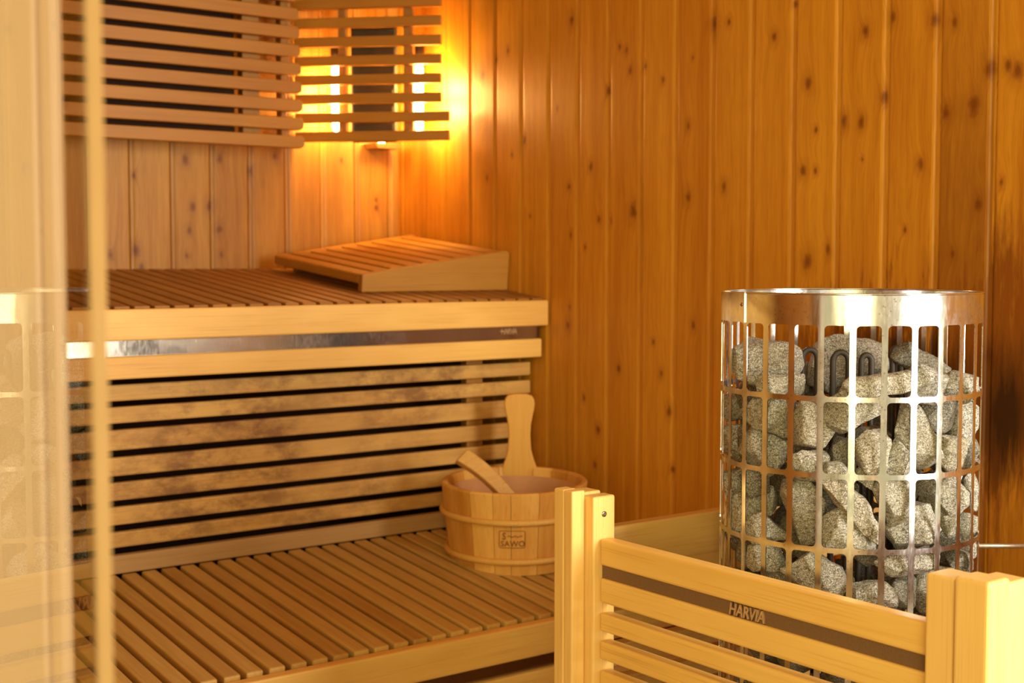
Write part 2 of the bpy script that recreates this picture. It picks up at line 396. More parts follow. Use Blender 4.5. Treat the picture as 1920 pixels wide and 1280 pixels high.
# upper bench; local origin on its front top edge, y runs to the back wall along the sloped seat
UB = thing('upper_bench', (0, 2.167, 0.925), 'upper slatted wooden bench with pale front board, headrest lying on it', 'bench', rot=(TU, 0, 0))
XL = -0.9
mb = MB(); x = 0.785-0.035*48
while x < XW-0.03:
    mb.box(x+0.0035, x+0.0315, 0.002, 0.568, -0.022, 0.0); x += 0.035
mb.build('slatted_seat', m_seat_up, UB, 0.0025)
R = Matrix.Rotation(-TU, 4, 'X')
MB().box(XL, 1.690, -0.018, 0.004, -0.056, -0.004, R).build('front_board', m_fascia, UB, 0.003)
MB().box(XL, 1.682, -0.006, 0.014, -0.121, -0.083, R).build('lower_board', m_fascia, UB, 0.003)
ts = MB().box(XL, 1.684, 0.004, 0.010, -0.085, -0.054, R).build('metal_strip', m_strip_up, UB, 0.001, label='dull steel strip with small raised lettering')
letters('lettering', 'HARVIA', 0.0125, 0.003, m_letter, ts, R @ Matrix.Translation((1.603, 0.0035, -0.066)) @ Matrix.Rotation(PI/2, 4, 'X'))
for xx in (-0.7, 0.1, 0.9, 1.64): MB().box(xx, xx+0.03, 0.02, 0.56, -0.10, -0.024).build('bearer', m_batten, UB, 0.002)

# slatted riser between the two benches
RP = thing('slatted_riser_panel', (0, 2.207, 0.48), 'mottled weathered slats filling the space between the two benches', 'slatted panel')
z_pairs = [(0.791, 0.763), (0.753, 0.725), (0.714, 0.679), (0.667, 0.635), (0.624, 0.593), (0.582, 0.551), (0.539, 0.512)]
mb = MB()
for zt, zb_ in z_pairs: mb.box(XL, 1.688, 0.0, 0.014, zb_-0.48, zt-0.48)
mb.build('slats', m_riser, RP, 0.003)
MB().box(XL, 1.688, -0.006, 0.012, -0.012, 0.020).build('bottom_board', m_skirt, RP, 0.003, label='greyer bottom board')
for xx in (0.35, 1.535): MB().box(xx, xx+0.04, 0.014, 0.036, -0.012, 0.33).build('batten', m_batten, RP, 0.002)
MB().box(XL, 1.69, 0.20, 0.21, -0.4, 0.36).build('gap_shade_board', m_black, RP)  # added dark sheet: paints the shade seen through the riser gaps

LBT = thing('lower_bench', (0, 1.712, 0.417), 'lower slatted wooden bench carrying the wooden bucket', 'bench', rot=(TL, 0, 0))
mb = MB(); x = 0.802-0.035*48
while x < XW-0.03:
    mb.box(x+0.0045, x+0.0305, 0.004, 0.497, -0.024, 0.0); x += 0.035
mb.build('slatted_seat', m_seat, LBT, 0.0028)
R = Matrix.Rotation(-TL, 4, 'X')
MB().box(XL, 1.690, -0.018, 0.004, -0.060, -0.006, R).build('front_board', m_fascia, LBT, 0.003)
MB().box(XL, 1.684, -0.006, 0.014, -0.145, -0.088, R).build('lower_board', m_fascia, LBT, 0.003)
MB().box(XL, 1.684, 0.004, 0.010, -0.090, -0.058, R).build('metal_strip', m_strip_up, LBT, 0.001, label='dull steel strip')
for xx in (-0.7, 0.1, 0.9, 1.64): MB().box(xx, xx+0.03, 0.02, 0.49, -0.10, -0.024).build('bearer', m_batten, LBT, 0.002)
b = MB()
for k in range(4): b.box(XL, 1.684, 0.0, 0.014, -0.155-0.052*k-0.035, -0.155-0.052*k, R)
b.build('lower_slats', m_riser, LBT, 0.003)
MB().box(XL, 1.69, 0.10, 0.11, -0.405, -0.05, R).build('gap_shade_board', m_black, LBT)  # added dark sheet in place of the shade under the bench

# headrest wedge lying on the upper bench
HR = thing('headrest', (1.333, 2.292, 0.9385), 'wedge-shaped slatted wooden headrest lying at the right end of the upper bench', 'headrest', rot=(TU, 0, 0))
R = Matrix.Rotation(-0.0, 4, 'X')
HL = 0.352; HD = 0.385
def side(y0, y1): return MB().prism([(0, 0), (HL+0.006, 0), (HL+0.006, 0.081), (HL-0.004, 0.085), (0.0, 0.036)], 1, y0, y1)
side(0, 0.018).build('side_board', m_headside, HR, 0.003)
MB().prism([(0.045, 0), (HL+0.006, 0), (HL+0.006, 0.081), (HL-0.004, 0.085), (0.045, 0.042)], 1, HD-0.018, HD).build('side_board', m_headside, HR, 0.003)
sl = math.atan2(0.049, HL-0.004); mb = MB()
M = Matrix.Translation((0, 0, 0.0345)) @ Matrix.Rotation(-sl, 4, 'Y')
xs_ = 0.0
for k in range(9):
    mb.box(xs_+0.001, xs_+0.0325, 0.0185, HD+0.004, -0.016, 0.0005, M); xs_ += 0.0393
mb.build('slats', m_head, HR, 0.002)
MB().box(0.0, 0.016, 0.019, HD, 0.016, 0.034).build('end_slat', m_head, HR, 0.002)

# ------------------------------------------------------------------ backrest on the back wall
BR = thing('slatted_wall_panel', (0, 2.640, 1.25), 'long slatted wooden backrest fixed to the back wall left of the corner', 'backrest')
mb = MB(); nb = 10
for k in range(nb):
    z = 1.247+k*0.0394-1.25; xe = 1.392-0.0017*k
    mb.prism([(XL, z), (xe-0.008, z), (xe, z+0.006), (xe, z+0.0205), (xe-0.006, z+0.0268), (XL, z+0.0268)][0:6], 1, 0.0-0.004, 0.014)
mb.build('slats', m_back, BR, 0.002)
for xx, ww in ((1.254, 0.040), (1.345, 0.013), (0.30, 0.04), (-0.5, 0.04)):
    MB().box(xx, xx+ww, 0.0145, 0.040, 0.004, 0.012+nb*0.0397).build('batten', m_batten, BR, 0.0015)
MB().box(XL, 1.252, 0.052, 0.058, 0.02, nb*0.0397).build('gap_shade_panel', m_black, BR)  # added dark sheet, gives the slat gaps their shade by colour

# slatted screen set across the corner; local x runs along it to the right, local y away from the room
CS = thing('slatted_lamp_screen', (1.415, 2.720, 1.25), 'diagonal slatted screen across the corner with bright lamps glowing behind it', 'slatted screen', rot=(0, 0, -PI/4))
LS = 0.332
mb = MB()
for k in range(9):
    z = 0.0185+k*0.042; e = LS+(0.018 if k < 2 else 0)
    mb.box(-0.004, e, 0.0, 0.014, z, z+0.0225)
mb.build('slats', m_back, CS, 0.0018)
for a0, a1 in ((0.094, 0.112), (0.244, 0.266)):
    MB().box(a0, a1, 0.0145, 0.034, 0.02, 0.37).build('batten', m_batten, CS, 0.0015)
IR = thing('infrared_heater', (1.534, 2.601, 1.27), 'dark upright infrared heater panel behind the corner screen slats', 'heater', rot=(0, 0, -PI/4))
MB().box(-0.052, 0.052, 0.038, 0.060, 0.0, 0.28).build('housing', m_ir, IR, 0.004)
mb = MB()
for k in range(7): mb.box(-0.046, 0.046, 0.0365, 0.038, 0.02+k*0.038, 0.040+k*0.038)
mb.build('grille', m_ir, IR, 0.001)
# two warm lamps beside it
g = G('lamp_glow'); e = g.n('Emission', {'Color': (1.0, 0.62, 0.22, 1), 'Strength': 60.0}); g.t.links.new(e.outputs[0], g.out.inputs[0]); m_glow = g.m
for (lx, ly, lab) in ((1.500, 2.690, 'glowing warm lamp behind the left half of the corner screen'), (1.650, 2.574, 'glowing warm lamp behind the right half of the corner screen')):
    L = thing('sauna_lamp', (lx, ly, 1.34), lab, 'lamp')
    MB().lathe([(0.001, -0.045), (0.007, -0.043), (0.009, -0.035), (0.009, 0.095), (0.007, 0.102), (0.001, 0.104)], 16, close=False).build('bulb', m_glow, L)
    MB().lathe([(0.001, 0.105), (0.012, 0.105), (0.012, 0.15), (0.001, 0.15)], 16, close=False).build('socket', m_ir, L)
    for dz_ in (0.005, 0.055): point('corner_lamp_light', (lx-0.010, ly-0.014, 1.34+dz_), 2.9, (1.0, 0.57, 0.17), 0.015)
SH = thing('lamp_holder', (1.632, 2.708, 1.262), 'small dark holder on the wall just below the corner screen', 'lamp holder')
MB().prism([(-0.036, 0.012), (0.036, 0.012), (0.028, 0.0), (-0.028, 0.0)], 1, -0.028, 0.026).build('shelf', m_batten, SH, 0.001)
MB().lathe([(0.0005, 0.012), (0.007, 0.012), (0.009, 0.018), (0.006, 0.024), (0.0005, 0.026)], 16, c=(-0.008, -0.01, 0), close=False).build('bulb', m_glow, SH)

# ------------------------------------------------------------------ bucket
BK = thing('sauna_bucket', (1.489, 1.997, 0.4395), 'round wooden stave bucket with one tall paddle-shaped handle on the lower bench', 'bucket', rot=(math.radians(2.0), 0, -YAW))
RB, RT_, HB = 0.1215, 0.1375, 0.152
def rad(z): return RB+(RT_-RB)*z/HB
mb = MB(); ns = 20; rnd = random.Random(3)
cuts = [2*PI*k/ns+rnd.uniform(-0.07, 0.07) for k in range(ns)]
for k in range(ns):
    t0 = cuts[k]+0.0035; t1 = (cuts[(k+1) % ns]+(2*PI if k == ns-1 else 0))-0.0035
    vs = []; m = 5
    for j in range(m):
        t = t0+(t1-t0)*j/(m-1)
        for z, dr in ((0, 0), (HB-0.003, 0), (HB, -0.003), (HB, -0.010), (HB-0.003, -0.0125), (0.0, -0.0125)):
            r = rad(z)+dr; vs.append((r*math.cos(t), r*math.sin(t), z))
    fs = []
    for j in range(m-1):
        for q in range(6):
            w = (q+1) % 6; fs.append((j*6+q, (j+1)*6+q, (j+1)*6+w, j*6+w))
    fs += [tuple(range(6))[::-1], tuple(range((m-1)*6, m*6))]
    mb.add(vs, fs)
mb.build('staves', m_stave, BK)
for z in (0.026, 0.099):
    r = rad(z)+0.0035
    MB().lathe([(r+0.006*math.cos(q*PI/6), z+0.0058*math.sin(q*PI/6)) for q in range(12)], 64).build('hoop', m_hoop, BK)
MB().box(-0.002, 0.002, -(rad(0.099)+0.0102), -(rad(0.099)+0.0085), 0.0935, 0.0965).build('hoop_staple', m_screw, BK, label='small dark staple in the upper hoop')
MB().lathe([(0.001, 0.012), (0.106, 0.012), (rad(0.135)-0.0130, 0.135), (rad(0.135)-0.0155, 0.135), (0.103, 0.016), (0.001, 0.016)], 48, close=False).build('liner', m_liner, BK, label='pale pinkish plastic liner')
# handle stave at the far side, slightly right
out = [(0.030, 0.0), (0.040, 0.128), (0.036, 0.146), (0.029, 0.165), (0.0235, 0.185), (0.0215, 0.215), (0.0225, 0.235), (0.0255, 0.252), (0.0285, 0.266), (0.0300, 0.278), (0.0285, 0.287), (0.024, 0.2935), (0.013, 0.2970)]
pts = out+[(0.0, 0.2975)]+[(-a_, b_) for a_, b_ in out[::-1]]
pts = [(x_+0.010, z_) for x_, z_ in pts]
MB().prism(pts, 1, rad(0.15)-0.016, rad(0.15)-0.001).build('handle', m_grip, BK, 0.003, 3, angle=50, label='tall paddle-shaped handle rising from the far rim')
# branded stamp, bent onto the staves
def bend(c):
    z = 0.0685+c.y; r = rad(z)+0.0006+c.z; t = -PI/2+c.x/r-0.035
    return Vector((r*math.cos(t), r*math.sin(t), z))
st = MB()
def rr(w, h, r, n=5):
    P = []
    for cx_, cy_, a0 in ((w-r, h-r, 0), (-w+r, h-r, PI/2), (-w+r, -h+r, PI), (w-r, -h+r, 1.5*PI)):
        for i in range(n): q = a0+PI/2*i/(n-1); P.append((cx_+r*math.cos(q), cy_+r*math.sin(q)))
    return P
def dens(P):
    Q = []
    for i in range(len(P)):
        a_, b_ = P[i], P[(i+1) % len(P)]; n = max(1, int(math.hypot(a_[0]-b_[0], a_[1]-b_[1])/0.003))
        Q += [(a_[0]+(b_[0]-a_[0])*j/n, a_[1]+(b_[1]-a_[1])*j/n) for j in range(n)]
    return Q
A_ = dens(rr(0.0232, 0.0158, 0.003)); st_path = [bend(Vector((p[0], p[1], 0))) for p in A_+[A_[0]]]
st.tube(st_path, 0.0006, 6, False)
wv = [bend(Vector((-0.008+0.027*i/40, 0.0055+0.0012*math.sin(i*1.15)+0.001*math.sin(i*0.4), 0))) for i in range(41)]
st.tube(wv, 0.0005, 6)
stamp = st.build('brand_stamp', m_dark_mark, BK, label='burnt-in maker stamp in a rounded frame')
letters('lettering', 'SAWO', 0.0105, 0.0006, m_dark_mark, stamp, None, 0.0, 0.006, 0.98, 1.05, warp=lambda c: bend(c+Vector((0.0012, -0.0078, 0))))
letters('lettering', 'S', 0.0130, 0.0006, m_dark_mark, stamp, None, 0.1, 0.006, 0.85, 1.0, warp=lambda c: bend(c+Vector((-0.0145, 0.0062, 0))))

# ladle leaning in the bucket
def at(px, py, depth): return Vector((0, 0, 1))+ray(px, py)*depth
LD = thing('wooden_ladle', (1.489, 1.997, 0.4385), 'wooden ladle with a square handle leaning in the bucket', 'ladle')
p1 = at(864, 854, 2.462)-LD.location; p0 = at(972, 955, 2.46)-LD.location
ax = (p1-p0).normalized(); sd = ax.cross(Vector(fw)).normalized(); nn = sd.cross(ax).normalized()
mb = MB(); vs = []; NS = 14
for i in range(NS):
    f = i/(NS-1); c = p0.lerp(p1, f)+Vector((0, 0, 0.010*math.sin(PI*f)))
    w = 0.0125+0.0035*f; t = 0.009
    q = [(-w, -t), (w, -t), (w, t), (-w, t)]
    a1 = Matrix.Rotation(0.55, 4, ax)
    for u_, v_ in q: vs.append(c+(a1 @ sd)*u_+(a1 @ nn)*v_)
fs = []
for i in range(NS-1):
    for k in range(4): l = (k+1) % 4; fs.append((i*4+k, i*4+l, (i+1)*4+l, (i+1)*4+k))
fs += [(3, 2, 1, 0), tuple(range((NS-1)*4, NS*4))]
mb.add(vs, fs).build('handle', m_ladle, LD, 0.003, 3, angle=40)
MB().lathe([(0.001, 0.022), (0.03, 0.024), (0.038, 0.035), (0.040, 0.060), (0.037, 0.060), (0.034, 0.038), (0.026, 0.030), (0.001, 0.028)], 28, c=(p0.x+0.022, p0.y-0.022, 0.0), close=False).build('bowl', m_ladle, LD)

# ------------------------------------------------------------------ sauna heater
HX, HY, HR_ = 1.2775, 1.0407, 0.152
HT = thing('sauna_heater', (HX, HY, 0.0), 'tall polished steel cage heater holding grey stones, inside the wooden guard', 'heater')
NBAR = 28; PH0 = math.atan2(-HY, -HX)+0.024    # a bar nearly faces the camera
zr = [0.9645, 0.9300, 0.8490, 0.7640, 0.6815, 0.5990, 0.5175, 0.4345, 0.3515, 0.2685, 0.1855, 0.1025, 0.04]
bw = 0.00345/HR_; rh = 0.0029; rc = 0.0045; T = 0.0011
step = 2*PI/NBAR
bm = bmesh.new()
def vert(t, z): return bm.verts.new((HR_*math.cos(t), HR_*math.sin(t), z))
cache = {}
def V(t, z):
    k = (round((t % (2*PI))*40000), round(z*100000))
    if k not in cache: cache[k] = vert(t, z)
    return cache[k]
def quad(t0, t1, z0, z1):
    ks = [V(t0, z0), V(t1, z0), V(t1, z1), V(t0, z1)]
    try: bm.faces.new(ks)
    except ValueError: pass
# band
for i in range(NBAR):
    c = PH0+i*step; tA = c+bw; tB = c+step-bw
    ts_ = [tA+(tB-tA)*j/6 for j in range(7)]
    quad(c-bw, c+bw, zr[1]-rh+0.0029, zr[0])
    for j in range(6): quad(ts_[j], ts_[j+1], zr[1], zr[0])
    # corners of each window are rounded: windows are cut as polygons
    for r in range(1, len(zr)-1):
        zt = zr[r] if r == 1 else zr[r]-rh; zb_ = zr[r+1]+rh
        quad(c-bw, c+bw, zb_, zt)                       # bar
        # rounding fillets in the four corners
        for (tc_, zc_, st_, sz_) in ((tA, zt, 1, -1), (tB, zt, -1, -1), (tA, zb_, 1, 1), (tB, zb_, -1, 1)):
            rt = rc/HR_
            v0 = bm.verts.new((HR_*math.cos(tc_), HR_*math.sin(tc_), zc_))
            arc = []
            for q in range(4):
                w = PI/2*q/3
                tt = tc_+st_*rt*(1-math.sin(w)); z_ = zc_+sz_*rc*(1-math.cos(w))
                arc.append(bm.verts.new((HR_*math.cos(tt), HR_*math.sin(tt), z_)))
            for q in range(3): bm.faces.new([v0, arc[q], arc[q+1]])
        # ring below the window
        if r+1 < len(zr)-1:
            quad(c-bw, c+bw, zr[r+1]-rh, zr[r+1]+rh)
            for j in range(6): quad(ts_[j], ts_[j+1], zr[r+1]-rh, zr[r+1]+rh)
        else:
            quad(c-bw, c+bw, 0.008, zb_)
            for j in range(6): quad(ts_[j], ts_[j+1], 0.008, zb_)
bmesh.ops.remove_doubles(bm, verts=bm.verts, dist=0.00002)
verts = []; faces = []; kinds = []
km = {}
def cv(co, side):
    k = (round(co.x*1e6), round(co.y*1e6), round(co.z*1e6), side)
    if k not in km:
        f_ = 1.0 if side == 1 else (HR_-T)/HR_
        km[k] = len(verts); verts.append((co.x*f_, co.y*f_, co.z))
    return km[k]
for f in bm.faces:
    if f.calc_area() < 1e-12: continue
    f.normal_update(); cs = [v.co.copy() for v in f.verts]; c = f.calc_center_median()
    if f.normal.dot(Vector((c.x, c.y, 0))) < 0: cs = cs[::-1]
    faces.append([cv(c_, 1) for c_ in cs]); kinds.append(1)
    faces.append([cv(c_, -1) for c_ in cs[::-1]]); kinds.append(-1)
for e in bm.edges:
    if len(e.link_faces) == 1 and e.calc_length() > 1e-6:
        k = len(verts); q = (HR_-T)/HR_
        for v in e.verts: verts.append(tuple(v.co))
        for v in (e.verts[1], e.verts[0]): verts.append((v.co.x*q, v.co.y*q, v.co.z))
        faces.append([k, k+1, k+2, k+3]); kinds.append(0)
bm.free()
me = bpy.data.meshes.new('cage'); me.from_pydata(verts, [], faces); me.materials.append(m_cage)
me.polygons.foreach_set('use_smooth', [k != 0 for k in kinds])
me.update()
nor = []
for p in me.polygons:
    for li in p.loop_indices:
        co = me.vertices[me.loops[li].vertex_index].co
        nor.append(tuple(Vector((co.x, co.y, 0)).normalized()*kinds[p.index]) if kinds[p.index] else tuple(p.normal))
me.normals_split_custom_set(nor)
cage = bpy.data.objects.new('cage', me); COL.objects.link(cage); cage.parent = HT
# overlapping sheet end and rivet at the left
ta = PH0+4*step-0.01
hx0 = -1
def ring_ang(px):      # angle on the front of the cage seen at this pixel column
    best = None
    for k in range(720):
        t = 2*PI*k/720; p = Vector((HX+HR_*math.cos(t), HY+HR_*math.sin(t), 0.9))-Vector((0, 0, 1)); dz = p.dot(fw)
        if Vector((math.cos(t), math.sin(t), 0)).dot(Vector((HX, HY, 0))) > 0: continue
        x_ = 960+2500*p.dot(_RT)/dz
        if best is None or abs(x_-px) < best[0]: best = (abs(x_-px), t)
    return best[1]
tseam = ring_ang(1397); tl = ring_ang(1351)
mb = MB(); n = 8; r0 = HR_+0.0003; r1 = HR_+0.0014
sgn_ = 1 if tl > tseam else -1
if abs(tl-tseam) > PI: sgn_ = -sgn_
span = 0.55
vs = []
for j in range(n+1):
    t = tseam+sgn_*span*j/n
    for r in (r0, r1):
        for z in (zr[1]+0.0002, zr[0]): vs.append((r*math.cos(t), r*math.sin(t), z))
fs = [(0, 2, 3, 1), (n*4, n*4+1, n*4+3, n*4+2)]
for j in range(n):
    a_ = j*4; b_ = a_+4
    fs += [(a_, b_, b_+1, a_+1), (a_+2, a_+3, b_+3, b_+2), (a_, a_+2, b_+2, b_), (a_+1, b_+1, b_+3, a_+3)]
mb.add(vs, fs, False).build('band_overlap', m_cage, HT)
tr = ring_ang(1392)
rv = MB().lathe([(0.0001, 0.0016), (0.0016, 0.0012), (0.0024, 0.0)], 16, close=False).build('rivet', m_screw, HT)
rv.location = ((HR_+0.0012)*math.cos(tr), (HR_+0.0012)*math.sin(tr), 0.9505)
rv.rotation_euler = Vector((math.cos(tr), math.sin(tr), 0)).to_track_quat('Z', 'Y').to_euler()
# rolled top rim
MB().lathe([(HR_-0.0016, 0.9630), (HR_+0.0004, 0.9630), (HR_+0.0006, 0.9651), (HR_-0.0018, 0.9651)], 112).build('top_rim', m_cage, HT)
# base
MB().lathe([(0.001, 0.0), (0.148, 0.0), (0.148, 0.06), (0.001, 0.06)], 48, close=False).build('base', m_element, HT)
# heating elements: U-shaped rods standing in the middle
def elem(px, ztop, wpx, depth, name='heating_element'):
    p = at(px, 700, depth); cxy = Vector((p.x-HX, p.y-HY, 0)); w = wpx/2500*depth/2
    lat = Vector((_RT.x, _RT.y, 0))
    P = [cxy-lat*w+Vector((0, 0, z)) for z in (0.06, 0.4, 0.7, ztop-w)]
    for q in range(1, 9):
        an = PI*q/9; P.append(cxy-lat*w*math.cos(an)+Vector((0, 0, ztop-w+w*1.15*math.sin(an))))
    P += [cxy+lat*w+Vector((0, 0, z)) for z in (ztop-w, 0.7, 0.4, 0.06)]
    MB().tube(P, 0.0036, 12).build(name, m_element, HT)
for px, zt, w, d in ((1518, 0.895, 28, 1.575), (1576, 0.893, 29, 1.560), (1624, 0.890, 19, 1.560), (1681, 0.897, 16, 1.585), (1693, 0.897, 12, 1.600)):
    elem(px, zt, w, d)
# mounting strut to the wall
rd = thing('mounting_strut', (HX, HY, 0.69), 'thin grey metal strut running right from the heater cage to the wall', 'strut')
pa = at(1829, 1023, 1.60); pb = pa+(at(2010, 1023, 1.75)-pa)
MB().tube([pa-rd.location, pb-rd.location], 0.0030, 10).build('rod', m_rod, rd)

# ------------------------------------------------------------------ stones
def make_stone(name, c, half, quat, seed, mat, label, group, relax=True):
    """convex, flat-faced stone: hull of random points, bevelled and roughened; clipped to the inside of the cage"""
    r = random.Random(seed); bm = bmesh.new()
    for _ in range(19):
        v = Vector((r.gauss(0, 1), r.gauss(0, 1), r.gauss(0, 1))).normalized()
        e = [math.copysign(abs(q)**0.72, q) for q in v]
        k = r.uniform(0.88, 1.10)
        bm.verts.new((e[0]*half[0]*k, e[1]*half[1]*k, e[2]*half[2]*k))
    bmesh.ops.convex_hull(bm, input=bm.verts)
    loose = [v for v in bm.verts if not v.link_faces]
    bmesh.ops.delete(bm, geom=loose, context='VERTS')
    bmesh.ops.dissolve_limit(bm, angle_limit=math.radians(17), verts=bm.verts, edges=bm.edges)
    sz = min(half)
    bmesh.ops.bevel(bm, geom=list(bm.edges), offset=sz*0.075, segments=2, profile=0.6, affect='EDGES', clamp_overlap=True)
    bmesh.ops.triangulate(bm, faces=bm.faces)
    for _ in range(2):
        long_ = [e for e in bm.edges if e.calc_length() > 0.0062]
        if not long_: break
        bmesh.ops.subdivide_edges(bm, edges=long_, cuts=1 if _ else 2, use_grid_fill=False)
        bmesh.ops.triangulate(bm, faces=bm.faces)
    bm.normal_update()
    so_ = Vector((seed*1.7, seed*0.3, 0))
    for v in bm.verts:
        n1 = noise.noise(v.co*45+so_); n2 = noise.noise(v.co*150+so_)
        v.co += v.normal*(n1*0.0028+n2*0.0012)
    M = quat.to_matrix()
    for v in bm.verts:
        w = M @ v.co
        X, Y = c[0]+w.x, c[1]+w.y; d = math.hypot(X, Y); lim = HR_-0.0022
        if d > lim: w.x = X*lim/d-c[0]; w.y = Y*lim/d-c[1]
        v.co = w
    for f in bm.faces: f.smooth = True
    me = bpy.data.meshes.new(name); bm.to_mesh(me); bm.free(); me.materials.append(mat)
    try: me.set_sharp_from_angle(angle=math.radians(38))
    except Exception: pass
    o = bpy.data.objects.new(name, me); COL.objects.link(o)
    o.location = (HX+c[0], HY+c[1], c[2])
    return tag(o, label, 'stone', group)
GS = 'grey stones in the heater cage'
# px, py, width, height, roll degrees (clockwise in the photo), radial position 1 front / -1 back / 0 middle, material, label
ST = [
 (1436, 682, 132, 92, 12, .75, 0, 'big pointed grey stone on top of the pile at its left'),
 (1588, 690, 150, 112, 8, -.6, 0, 'large broad grey stone at the back of the pile top, behind the looped rods'),
 (1728, 684, 122, 58, 28, -.1, 1, 'dark sloping stone at the back right of the pile top'),
 (1464, 722, 105, 52, 0, 1, 0, 'flat grey stone under the big pointed one, above the first ring'),
 (1452, 768, 98, 100, 40, 1, 0, 'rounded stone just below the first ring at the left'),
 (1522, 797, 84, 92, 10, 1, 2, 'upright blocky stone below the first ring, left of centre'),
 (1598, 768, 112, 88, -35, 1, 0, 'wide stone below the first ring in the middle'),
 (1645, 722, 140, 46, -10, .95, 2, 'long flat pale stone lying in front of the looped rods'),
 (1738, 726, 86, 76, 20, .95, 0, 'stone crossing the first ring right of centre'),
 (1716, 818, 74, 132, -22, 1, 0, 'tall slanting stone between first and second ring, right of centre'),
 (1797, 728, 72, 66, 10, .9, 0, 'stone at the right edge crossing the first ring'),
 (1806, 790, 52, 92, 5, .95, 0, 'narrow upright stone at the right edge below the first ring'),
 (1785, 846, 58, 84, -18, 1, 2, 'pale angular stone above the second ring at the right'),
 (1818, 850, 34, 56, 0, .95, 1, 'sliver of stone at the right rim above the second ring'),
 (1382, 762, 58, 62, 0, .95, 0, 'small stone at the left rim below the first ring'),
 (1376, 832, 62, 82, -10, 1, 0, 'stone at the left rim above the second ring'),
 (1434, 842, 88, 84, 32, 1, 0, 'pointed stone above the second ring, second from the left'),
 (1520, 872, 76, 66, -10, 1, 0, 'rounded stone resting on the second ring, left of centre'),
 (1632, 846, 64, 96, 10, 1, 2, 'upright ridged stone in the centre above the second ring'),
 (1582, 852, 56, 74, 20, .85, 1, 'dark stone wedged at the centre above the second ring'),
 (1684, 866, 62, 78, 25, .95, 0, 'stone wedged on the second ring right of centre'),
 (1380, 905, 48, 56, 0, .95, 0, 'small stone at the left rim below the second ring'),
 (1418, 902, 58, 58, 15, 1, 1, 'dark rounded stone hanging below the second ring at the left'),
 (1405, 952, 124, 66, -28, 1, 0, 'wide stone slanting up to the right, left side of the third row'),
 (1504, 955, 84, 134, 0, 1, 0, 'large tall block left of centre between second and third ring'),
 (1568, 888, 66, 50, 0, 1, 0, 'stone tucked under the second ring at the centre left'),
 (1598, 948, 150, 46, 48, 1, 2, 'long thin stone lying diagonally down to the right at the centre'),
 (1625, 896, 54, 40, 0, .9, 0, 'small stone directly under the second ring at the centre'),
 (1588, 1003, 106, 82, 20, .97, 0, 'dark blocky stone above the third ring at the centre'),
 (1676, 938, 66, 108, -22, 1, 0, 'tall slanting stone right of the diagonal one'),
 (1712, 988, 92, 86, -30, 1, 0, 'rounded broad stone resting on the third ring right of centre'),
 (1774, 928, 88, 84, -20, 1, 0, 'large angular stone below the second ring at the right'),
 (1822, 920, 30, 80, 0, .95, 0, 'narrow stone at the right rim below the second ring'),
 (1778, 985, 42, 44, -20, .9, 0, 'small stone wedged above the third ring at the right'),
 (1802, 1006, 62, 88, 15, 1, 0, 'stone leaning on the third ring at the right edge'),
 (1436, 990, 82, 62, -5, 1, 0, 'rounded stone above the third ring, second from the left'),
 (1374, 1022, 46, 50, 0, 1, 1, 'small dark stone at the left rim beside the third ring'),
 (1436, 1046, 84, 50, 5, 1, 0, 'wide low stone hanging below the third ring at the left'),
 (1528, 1078, 120, 74, 35, 1, 0, 'large stone sloping down to the right below the third ring'),
 (1702, 1054, 122, 44, -6, 1, 0, 'long flat stone pressed under the third ring right of centre'),
 (1642, 1115, 88, 52, 5, 1, 0, 'pale block peeping over the guard rail at the centre'),
 (1750, 1102, 108, 96, 15, 1, 0, 'big blocky stone just above the guard rail at the right'),
 (1690, 1105, 56, 66, 0, .85, 1, 'dark stone behind the pale block above the guard rail'),
 (1458, 1086, 58, 40, 0, .95, 1, 'small dark stone above the guard rail at the left'),
 (1796, 1050, 54, 46, 0, .95, 1, 'stone under the third ring at the right edge'),
 (1392, 1078, 70, 44, 0, .95, 1, 'dark stone low at the left just above the guard rail'),
]
mats = [m_stone, m_stone_d, m_stone_p]
camp = Vector((0, 0, 1))
vd = Vector((HX, HY, 0)).normalized()
view_q = cam.rotation_euler.to_quaternion()
for i, (px, py, w, h, roll, rp, mt, lab) in enumerate(ST):
    r = ray(px, py); d2 = Vector((r.x, r.y)); o2 = Vector((-HX, -HY))
    hd = 0.5*min(w, h)/2500*1.5*0.95
    Rc = max(0.02, HR_-0.004-hd)
    # depth along the ray: front or back intersection with the cylinder of stone centres
    a_ = d2.dot(d2); b_ = 2*d2.dot(o2); c_ = o2.dot(o2)-Rc*Rc; D_ = b_*b_-4*a_*c_
    tm = -b_/(2*a_); half = math.sqrt(D_)/(2*a_) if D_ > 0 else 0
    t = tm-half*rp
    P = camp+r*t
    c = Vector((P.x-HX, P.y-HY, P.z)); k = math.hypot(c.x, c.y)
    if k > Rc: c.x *= Rc/k; c.y *= Rc/k
    sc = t/2500/2*1.0
    q = view_q @ Matrix.Rotation(math.radians(-roll), 3, 'Z').to_quaternion()
    make_stone('sauna_stone', c, (w*sc*1.12, h*sc*1.12, hd), q, 100+i*7, mats[mt], lab, GS)
